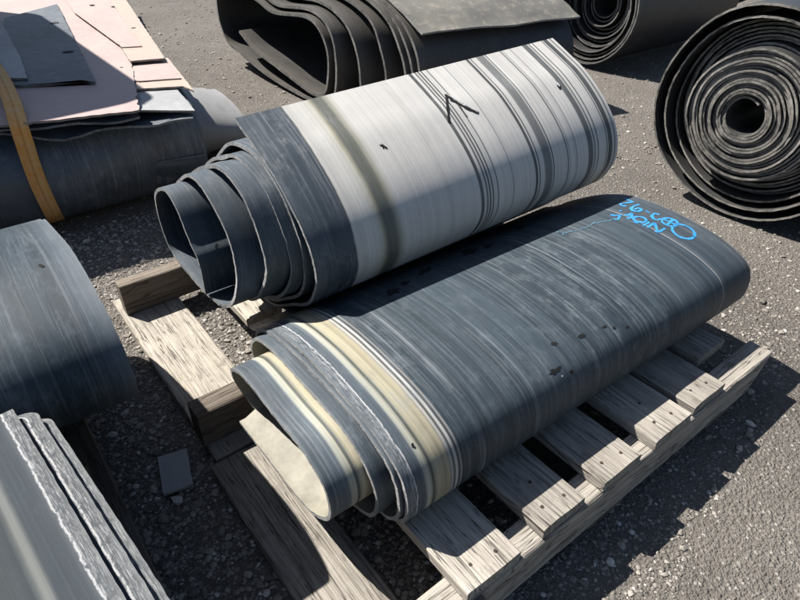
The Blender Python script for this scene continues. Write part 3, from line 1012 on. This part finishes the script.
# ------------------------------------------------------------------ coils on the ground behind
c_path = [
    (2.20, 5.02, .318), (2.20, 4.78, .222), (2.20, 4.38, .155), (2.20, 3.95, .085), (2.20, 3.78, .095), (2.20, 3.68, .18), (2.20, 3.64, .39), (2.20, 3.72, .53), (2.20, 3.90, .592),
    (2.20, 4.36, .555), (2.20, 4.60, .60), (2.20, 5.0, .67), (2.20, 5.33, .60), (2.20, 5.40, .38), (2.20, 5.30, .20), (2.20, 5.08, .145), (2.20, 4.63, .065), (2.20, 4.19, .03), (2.20, 3.90, .03), (2.20, 3.70, .06),
    (2.21, 3.595, .15), (2.22, 3.575, .38), (2.23, 3.66, .555), (2.24, 3.90, .630), (2.24, 4.36, .60), (2.24, 4.60, .645), (2.25, 5.0, .71), (2.26, 5.42, .62), (2.27, 5.46, .35), (2.28, 5.32, .12), (2.28, 4.6, .026), (2.29, 3.7, .024),
    (2.30, 3.45, .10), (2.30, 3.41, .26), (2.30, 3.45, .45), (2.31, 3.60, .60), (2.32, 3.90, .672), (2.33, 4.4, .66), (2.33, 5.0, .74), (2.34, 5.47, .64), (2.35, 5.5, .33), (2.36, 5.3, .05), (2.37, 4.6, .018), (2.38, 3.5, .018),
    (2.39, 3.29, .09), (2.40, 3.255, .27), (2.40, 3.31, .46), (2.41, 3.46, .63), (2.41, 3.85, .725), (2.42, 4.4, .73), (2.42, 5.0, .78), (2.43, 5.52, .66), (2.43, 5.55, .3), (2.44, 5.3, .03), (2.44, 4.6, .012), (2.44, 3.4, .012),
    (2.45, 3.15, .09), (2.45, 3.11, .29), (2.45, 3.17, .47), (2.46, 3.36, .655), (2.46, 3.75, .76), (2.47, 4.4, .78), (2.47, 5.0, .82), (2.48, 5.57, .68), (2.48, 5.6, .3), (2.49, 5.3, .02), (2.49, 4.6, .006), (2.49, 3.4, .006),
    (2.475, 3.11, .05), (2.475, 3.072, .30), (2.475, 3.13, .48), (2.48, 3.31, .650), (2.485, 3.70, .762), (2.49, 4.4, .795), (2.49, 5.0, .83), (2.49, 5.6, .70), (2.49, 5.63, .3), (2.495, 5.3, .01), (2.495, 4.6, .002), (2.495, 3.4, .002),
    (2.50, 3.07, .05), (2.50, 3.03, .30), (2.50, 3.09, .50), (2.50, 3.27, .655), (2.51, 3.65, .775), (2.51, 4.4, .81), (2.51, 5.0, .84)]


def c_def(u, v, z, f, s, side):
    w = 1 - smooth(3.2, 4.4, v)
    return v - 0.22 * max(0, u - 2.5) * w, z


rollC = roll('belt_roll', c_path, 3.68, 0.020, [M['blackdust'], M['rim_dark'], M['blackdust']],
             'large black folded belt coil with an open teardrop core and grey top flap on ground', c_def, 6, 0.002, 0.035)
flap = catmull([(2.515, 3.035, .585), (2.515, 3.08, .603), (2.515, 3.27, .692), (2.515, 3.65, .802), (2.52, 4.4, .84), (2.52, 4.9, .87)], 0.03)


def flap_def(u, v, z, f, s, side):
    v, z = c_def(u, v, z, f, s, side)
    e = 1 - smooth(0, 0.4, s)
    return v, z + 0.016 * e * noise.noise((u * 3.0, 1, 0)) + 0.008 * noise.noise((u * 2, s * 5, 3))


o = link('top_flap', belt_mesh('top_flap', flap, 3.695, 0.012, flap_def, 24, 0.004), [M['dustflap'], M['rim_pale'], M['dustflap']])
o['label'] = 'dusty grey loose outer flap'
child_local(o, rollC)

# right-hand coil with tight core
def rF(t):
    return (0.082 + 0.0122 * t) if t < 18 else (0.3016 + 0.0155 * (t - 18) if t < 25 else 0.410 + 0.049 * (t - 25))


def uF(t):
    if t < 17.4:
        return 2.90 + 0.016 * noise.noise((t * 3.1, 0, 0)) + 0.010 * math.sin(t * 1.7)
    if t < 18.6:
        return 2.90 + 0.11 * smooth(17.4, 18.6, t)
    if t < 24:
        return 3.01 + 0.012 * math.sin(t * 3)
    if t < 25:
        return 3.01 - 0.10 * smooth(24, 25, t)
    return 2.91 + 0.012 * math.sin(t * 5)


pF = []
for (u_, v_, z_), i in zip(spiral(0, 0, rF, 0, 27.0, uF, 1.0, 2.2, 44, 0.035, -1), range(99999)):
    t = i / 44
    g = min(1, max(0, t / 25))
    pF.append((u_, 1.19 + (1.155 - 1.19) * g + v_ * 1.0, 0.485 + (0.492 - 0.485) * g + z_ * 0.985))
pF = np.array(pF)
meF = belt_mesh('belt_roll', pF, 4.1, 0.0095, None, 4, 0.004)
rollF = link('belt_roll', meF, [M['black'], M['rim_brown'], M['black']])
rebase(rollF, W(3.5, 1.155, 0))
tag(rollF, 'big round black belt roll with a tightly wound pale core and loose outer ring', 'belt roll')


def round_coil(u0, u1, cv, cz, rfun, ufun, turns, mats, label, n=40, th=0.012, wob=0.02, start=0.6):
    p = spiral(cv, cz, rfun, 0, turns, ufun, 1.0, start, n, wob, -1)
    me = belt_mesh('belt_roll', p, u1, th, None, 4, 0.003)
    o = link('belt_roll', me, mats)
    rebase(o, W((u0 + u1) / 2, cv, 0))
    return tag(o, label, 'belt roll')


def rD(t):
    return 0.10 + 0.032 * t if t < 5 else (0.26 + 0.030 * (t - 5) if t < 10 else 0.41 + 0.03 * (t - 10))


round_coil(4.62, 6.2, 3.37, 0.485, rD, lambda t: 4.62 + (0.16 * (1 - smooth(5, 10, t)) if t < 10 else 0.0) + 0.03 * math.sin(t * 2.1), 12,
           [M['black'], M['rim_dark'], M['black']], 'black belt roll with widely spaced rings standing behind the grey flapped coil')
round_coil(7.0, 8.2, 4.05, 0.56, lambda t: 0.10 + 0.036 * t, lambda t: 7.0 + 0.02 * math.sin(t * 2.7), 12.4,
           [M['black'], M['rim_dark'], M['black']], 'farthest black belt roll showing a few rings behind the other coils')
round_coil(3.30, 5.2, 0.20, 0.50, lambda t: 0.30 + 0.025 * t, lambda t: 3.30 + 0.02 * math.sin(t * 2.7), 8,
           [M['bluegrey'], M['rim_pale'], M['bluegrey']], 'pale topped grey belt roll beside the big round coil')

# ------------------------------------------------------------------ strapped pile at the left
gp = spiral(3.16, 0.25, lambda t: 0.20 + 0.0165 * t, 0, 2.95, lambda t: (1.02 if t < 1.7 else 0.73) + 0.01 * math.sin(3 * t), 1.0, 1.4, 44, 0.04, sense=-1)


def g_def(u, v, z, f, s, side):
    n1 = noise.noise((u * 2.3, s * 2.2, 4.0))
    n2 = noise.noise((u * 6.5 + s * 2.0, s * 5.0, 9.0))
    w = smooth(0.02, 0.12, z)
    k = 1 + w * (0.24 * n1 + 0.09 * n2)
    return 3.16 + (v - 3.16) * k, max(0.004, 0.25 + (z - 0.25) * k)


meG = belt_mesh('belt_roll', gp, -1.4, 0.011, g_def, 60, 0.003)
rollG = link('belt_roll', meG, [M['bluegrey'], M['rim_pale'], M['bluegrey']])
rebase(rollG, W(-0.2, 3.16, 0))
tag(rollG, 'chalky blue black belt roll held by the orange strap under the sheets', 'belt roll')
g2 = oval_coil(lambda t: 1.40 - 0.02 * (3 - t), 3.22, 4.05, 0.012, 0.40, 3.0, 0.014, 2.2, 22, 1.2)
rollG2 = roll('belt_roll', g2, -0.9, 0.011, [M['dome'], M['rim_pale'], M['dome']],
              'smooth pale grey rounded belt roll behind the strapped roll', lambda u, v, z, f, s, side: (v, z - 0.10 * smooth(1.0, 1.42, u) * smooth(0.05, 0.4, z)), 16, 0.002, 0.03)


def sheet(name, px, z, th, mat, rim, label, sag=0.0, fray=0.004, lift=None):
    """A flat rubber sheet: its outline in photo pixels lies on the level z (top face)."""
    P = [on_z(x, y, z) for x, y in px]
    out = []
    for i in range(len(P)):
        a, b = P[i], P[(i + 1) % len(P)]
        L = math.hypot(b[0] - a[0], b[1] - a[1])
        n = max(2, int(L / 0.03))
        for j in range(n):
            t = j / n
            u, v = a[0] + (b[0] - a[0]) * t, a[1] + (b[1] - a[1]) * t
            out.append((u + fray * noise.noise((u * 40, v * 40, 2)), v + fray * noise.noise((u * 40, v * 40, 7))))
    bm = bmesh.new()
    top = [bm.verts.new(W(u, v, z)) for u, v in out]
    bm.faces.new(top)
    bmesh.ops.triangulate(bm, faces=bm.faces[:])
    bmesh.ops.subdivide_edges(bm, edges=[e for e in bm.edges if e.calc_length() > 0.15], cuts=3, use_grid_fill=False)
    bmesh.ops.triangulate(bm, faces=bm.faces[:])
    for v in bm.verts:
        uu, vv = v.co.dot(U), v.co.dot(V)
        v.co.z += sag * noise.noise((uu * 1.6 + z * 9, vv * 1.6, 1)) + (lift(uu, vv) if lift else 0)
    for f in bm.faces:
        if f.normal.z < 0:
            f.normal_flip()
    ret = bmesh.ops.extrude_face_region(bm, geom=bm.faces[:])
    nv = [g for g in ret['geom'] if isinstance(g, bmesh.types.BMVert)]
    for v in nv:
        v.co.z -= th
    bmesh.ops.recalc_face_normals(bm, faces=bm.faces[:])
    for f in bm.faces:
        f.material_index = 1 if abs(f.normal.z) < 0.5 else 0
    me = bpy.data.meshes.new(name)
    bm.to_mesh(me)
    bm.free()
    o = link(name, me, [mat, rim])
    co = np.array([v.co[:] for v in me.vertices])
    rebase(o, Vector((co[:, 0].mean(), co[:, 1].mean(), co[:, 2].min())))
    return tag(o, label, 'rubber sheet')


ZP = 0.56
sheet('rubber_sheet', [(-30, 133), (60, 127), (135, 119), (192, 116), (190, 100), (150, 70), (60, 20), (-30, 30)], ZP - 0.042, 0.010, M['darksheet'], M['edge_dark'],
      'dark grey sheet at the bottom of the pile sticking out in front', 0.012, 0.010, lambda u, v: -0.035 * smooth(3.10, 2.88, v) * (0.6 + noise.noise((u * 4, 3, 3))) if v < 3.1 else 0.0)
sheet('rubber_sheet', [(-30, 129), (60, 122.5), (120, 116), (139, 114.5), (120, 80), (60, 20), (-30, 30)], ZP - 0.018, 0.009, M['bluesheet'], M['edge_dark'],
      'wavy edged slate sheet right under the wide pink sheet', 0.008, 0.012, lambda u, v: -0.016 * smooth(3.10, 2.88, v) * (0.6 + noise.noise((u * 6, 8, 3))) if v < 3.1 else 0.0)
sheet('rubber_sheet', [(100, 112), (141, 110), (195, 110.5), (178, 90), (150, 60), (110, 70)], ZP - 0.024, 0.009, M['greysheet'], M['edge'],
      'pale grey sheet corner poking out under the tan sheets', 0.0)
sheet('rubber_sheet', [(100, 91), (140, 89), (183, 86.5), (194, 91), (168, 58), (110, 50)], ZP - 0.012, 0.009, M['tan'], M['edge'],
      'tan sheet with a pointed corner under the long drilled strip', 0.004)
sheet('rubber_sheet', [(100, 75), (138, 66), (170, 64), (181, 78), (138, 81)], ZP - 0.003, 0.006, M['pink'], M['edge'],
      'short mauve sheet wedged between the pointed tan sheet and the drilled strip', 0.0)
sheet('rubber_sheet', [(-30, 127), (0, 124), (50, 119), (139, 110), (132, 64), (100, -40), (-30, -30)], ZP, 0.010, M['pink'], M['edge'],
      'widest pink sheet with a torn front edge on the pile', 0.006, 0.014)
sheet('rubber_sheet', [(130, 61), (165, 58), (122, -6), (86, -8)], ZP + 0.012, 0.010, M['tan'], M['edge'],
      'tan strip with drilled holes at the outer side of the pile', 0.0)
sheet('rubber_sheet', [(122, 47), (142, 46), (104, -8), (62, -6), (74, 12)], ZP + 0.018, 0.004, M['pink'], M['edge'],
      'thin pale pink strip overlapping the drilled tan strip', 0.0)
sheet('rubber_sheet', [(5, 84), (20, 85), (50, 83), (80, 80), (95, 82), (95, 80), (57, 4), (4, 18)], ZP + 0.014, 0.013, M['darksheet'], M['edge_dark'],
      'dark slate sheet with two bolt holes on the wide pink sheet', 0.0)
sheet('rubber_sheet', [(-30, 78), (27.5, 78), (20, 56), (-5, 10), (-30, 12)], ZP + 0.026, 0.010, M['greysheet'], M['edge_dark'],
      'small grey sheet tucked beside the strap over the dark slate sheet', 0.0)
# bolt holes: thin black discs, the shade inside put into the colour
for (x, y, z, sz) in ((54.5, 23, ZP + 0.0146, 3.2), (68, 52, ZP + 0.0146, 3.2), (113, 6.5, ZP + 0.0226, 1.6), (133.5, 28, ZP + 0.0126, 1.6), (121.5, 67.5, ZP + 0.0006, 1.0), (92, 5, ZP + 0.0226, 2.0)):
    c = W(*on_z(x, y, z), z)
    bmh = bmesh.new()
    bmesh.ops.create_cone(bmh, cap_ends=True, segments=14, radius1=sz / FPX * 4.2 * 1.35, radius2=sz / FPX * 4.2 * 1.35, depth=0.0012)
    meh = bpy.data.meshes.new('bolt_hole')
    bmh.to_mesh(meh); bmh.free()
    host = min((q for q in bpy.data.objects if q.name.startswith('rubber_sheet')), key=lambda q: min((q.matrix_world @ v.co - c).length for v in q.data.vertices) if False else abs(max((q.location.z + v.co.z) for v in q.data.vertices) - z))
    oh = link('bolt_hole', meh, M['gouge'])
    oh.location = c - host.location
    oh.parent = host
# unseen bundle of belt added left beyond the pile to shade the sheets
bun = oval_coil(lambda t: 4.05 + 0.03 * math.sin(t * 2.3), -0.31, 1.0, 0.012, 2.32, 20.0, 0.031, 6.0, 28, 0.6)
roll('belt_roll', bun, 6.2, 0.012, [M['black'], M['rim_dark'], M['black']], 'unseen tall bundle of folded belt added behind the strapped pile to shade it', None, 6, 0.002, 0.05,
     place=lambda u, v, z: W(-v, u, z))

# strap
def strap():
    pts = []
    # from the top of the pile over the front edge and down round the roll
    path = [(0.32, 4.2, ZP + 0.036), (0.295, 3.5, ZP + 0.036), (0.272, 3.15, ZP + 0.034), (0.255, 2.965, ZP + 0.026), (0.246, 2.895, ZP + 0.008), (0.240, 2.868, 0.535),
            (0.238, 2.872, 0.47), (0.236, 2.885, 0.40), (0.235, 2.888, 0.30), (0.240, 2.892, 0.21), (0.25, 2.925, 0.12), (0.262, 3.0, 0.05), (0.265, 3.08, 0.016)]
    p = catmull(path, 0.02)
    vs_, fs = [], []
    wdt = 0.068
    cols = [(-0.5, 0.0), (-0.30, 0.0012), (-0.22, 0.0), (-0.02, 0.0), (0.0, 0.0014), (0.02, 0), (0.22, 0.0), (0.30, 0.0012), (0.5, 0.0)]
    for i, (u, v, z) in enumerate(p):
        d = p[min(i + 1, len(p) - 1)] - p[max(i - 1, 0)]
        n = Vector((0, -d[2], d[1])).normalized()
        if n.z < 0 and n.y > 0:
            n = -n
        for f, h in cols:
            vs_.append(W(u + f * wdt, v - abs(n.y) * h if True else v, z + n.z * h))
    C = len(cols)
    for i in range(len(p) - 1):
        for j in range(C - 1):
            a = i * C + j
            fs.append((a, a + 1, a + C + 1, a + C))
    me = bpy.data.meshes.new('strap')
    me.from_pydata([tuple(v) for v in vs_], [], fs)
    uvl = me.uv_layers.new(name='UVMap')
    for lp in me.loops:
        uvl.data[lp.index].uv = (lp.vertex_index // C * 0.02, lp.vertex_index % C / (C - 1))
    k = NT('orange_webbing')
    uv = k.n('ShaderNodeUVMap', uv_map='UVMap')
    s = k.n('ShaderNodeSeparateXYZ')
    k.l(uv.outputs[0], s.inputs[0])
    w = k.n('ShaderNodeTexWave')
    w.inputs['Scale'].default_value = 60
    k.l(uv.outputs[0], w.inputs['Vector'])
    bands = k.ramp(s.outputs[1], [(0.0, (0.50, 0.24, 0.06)), (0.3, (0.56, 0.27, 0.08)), (0.46, (0.42, 0.19, 0.04)), (0.5, (0.25, 0.10, 0.02)), (0.54, (0.42, 0.19, 0.04)), (0.72, (0.56, 0.31, 0.10)), (1.0, (0.48, 0.24, 0.06))])
    geo = k.n('ShaderNodeNewGeometry')
    nn = k.noise(geo.outputs['Position'], 25, 5, 0.6)
    col = k.mix(k.rng(nn, 0.4, 0.75, 0, 0.5), bands, (0.50, 0.40, 0.26))
    k.bump(w.outputs['Fac'], 0.2, 0.001)
    mat = k.done(col, 0.7, 0.25)
    o = link('ratchet_strap', me, mat)
    sm = o.modifiers.new('thick', 'SOLIDIFY')
    sm.thickness = 0.003
    rebase(o, W(0.28, 2.95, 0.03))
    tag(o, 'faded orange webbing strap round the roll and sheets', 'strap')


strap()

# ------------------------------------------------------------------ small things on the dirt
bm = bmesh.new()
q = [on_z(x, y, 0.012) for x, y in ((157.5, 457), (187, 449), (193, 484), (163.5, 495))]
vs_ = [bm.verts.new(W(u, v, 0.012 + 0.004 * (i % 2))) for i, (u, v) in enumerate(q)]
f = bm.faces.new(vs_)
bmesh.ops.subdivide_edges(bm, edges=bm.edges[:], cuts=6, use_grid_fill=True)
for v in bm.verts:
    v.co += Vector((noise.noise(v.co * 60), noise.noise(v.co * 60 + Vector((5, 5, 5))), 0.6 * noise.noise(v.co * 25))) * 0.0018
r = bmesh.ops.extrude_face_region(bm, geom=bm.faces[:])
for v in [g for g in r['geom'] if isinstance(g, bmesh.types.BMVert)]:
    v.co.z -= 0.009
bmesh.ops.recalc_face_normals(bm, faces=bm.faces[:])
me = bpy.data.meshes.new('rubber_offcut')
bm.to_mesh(me); bm.free()
o = link('rubber_offcut', me, M['greysheet'])
rebase(o, W(0.17, 1.28, 0.0))
tag(o, 'square grey rubber offcut lying on the shaded dirt', 'offcut')


def wire(name, px, z, rad, mat, label, cat):
    P = [W(*on_z(x, y, zz), zz) for (x, y), zz in zip(px, z)]
    pp = catmull([tuple(p) for p in P], 0.01)
    vs_, fs = [], []
    for i, p in enumerate(pp):
        t = Vector(pp[min(i + 1, len(pp) - 1)] - pp[max(i - 1, 0)]).normalized()
        a = t.cross(Z).normalized(); b = a.cross(t)
        for kx in range(5):
            an = kx * 2 * math.pi / 5
            vs_.append(Vector(p) + (a * math.cos(an) + b * math.sin(an)) * rad)
    for i in range(len(pp) - 1):
        for j in range(5):
            fs.append((i * 5 + j, i * 5 + (j + 1) % 5, (i + 1) * 5 + (j + 1) % 5, (i + 1) * 5 + j))
    me = bpy.data.meshes.new(name)
    me.from_pydata([tuple(v) for v in vs_], [], fs)
    o = link(name, me, mat)
    rebase(o, P[0])
    tag(o, label, cat)


wire('dry_stalk', [(132, 504), (142, 494), (150, 487), (157, 481)], (0.006, 0.012, 0.012, 0.008), 0.0011, M['wood_pale'], 'thin dry stalk beside the square rubber offcut', 'stalk')
wire('dry_stalk', [(566, 520), (590, 512), (610, 507), (621, 504)], (0.03, 0.045, 0.04, 0.03), 0.0010, M['wood_pale'], 'thin bent stalk in the shade below the front rail', 'stalk')
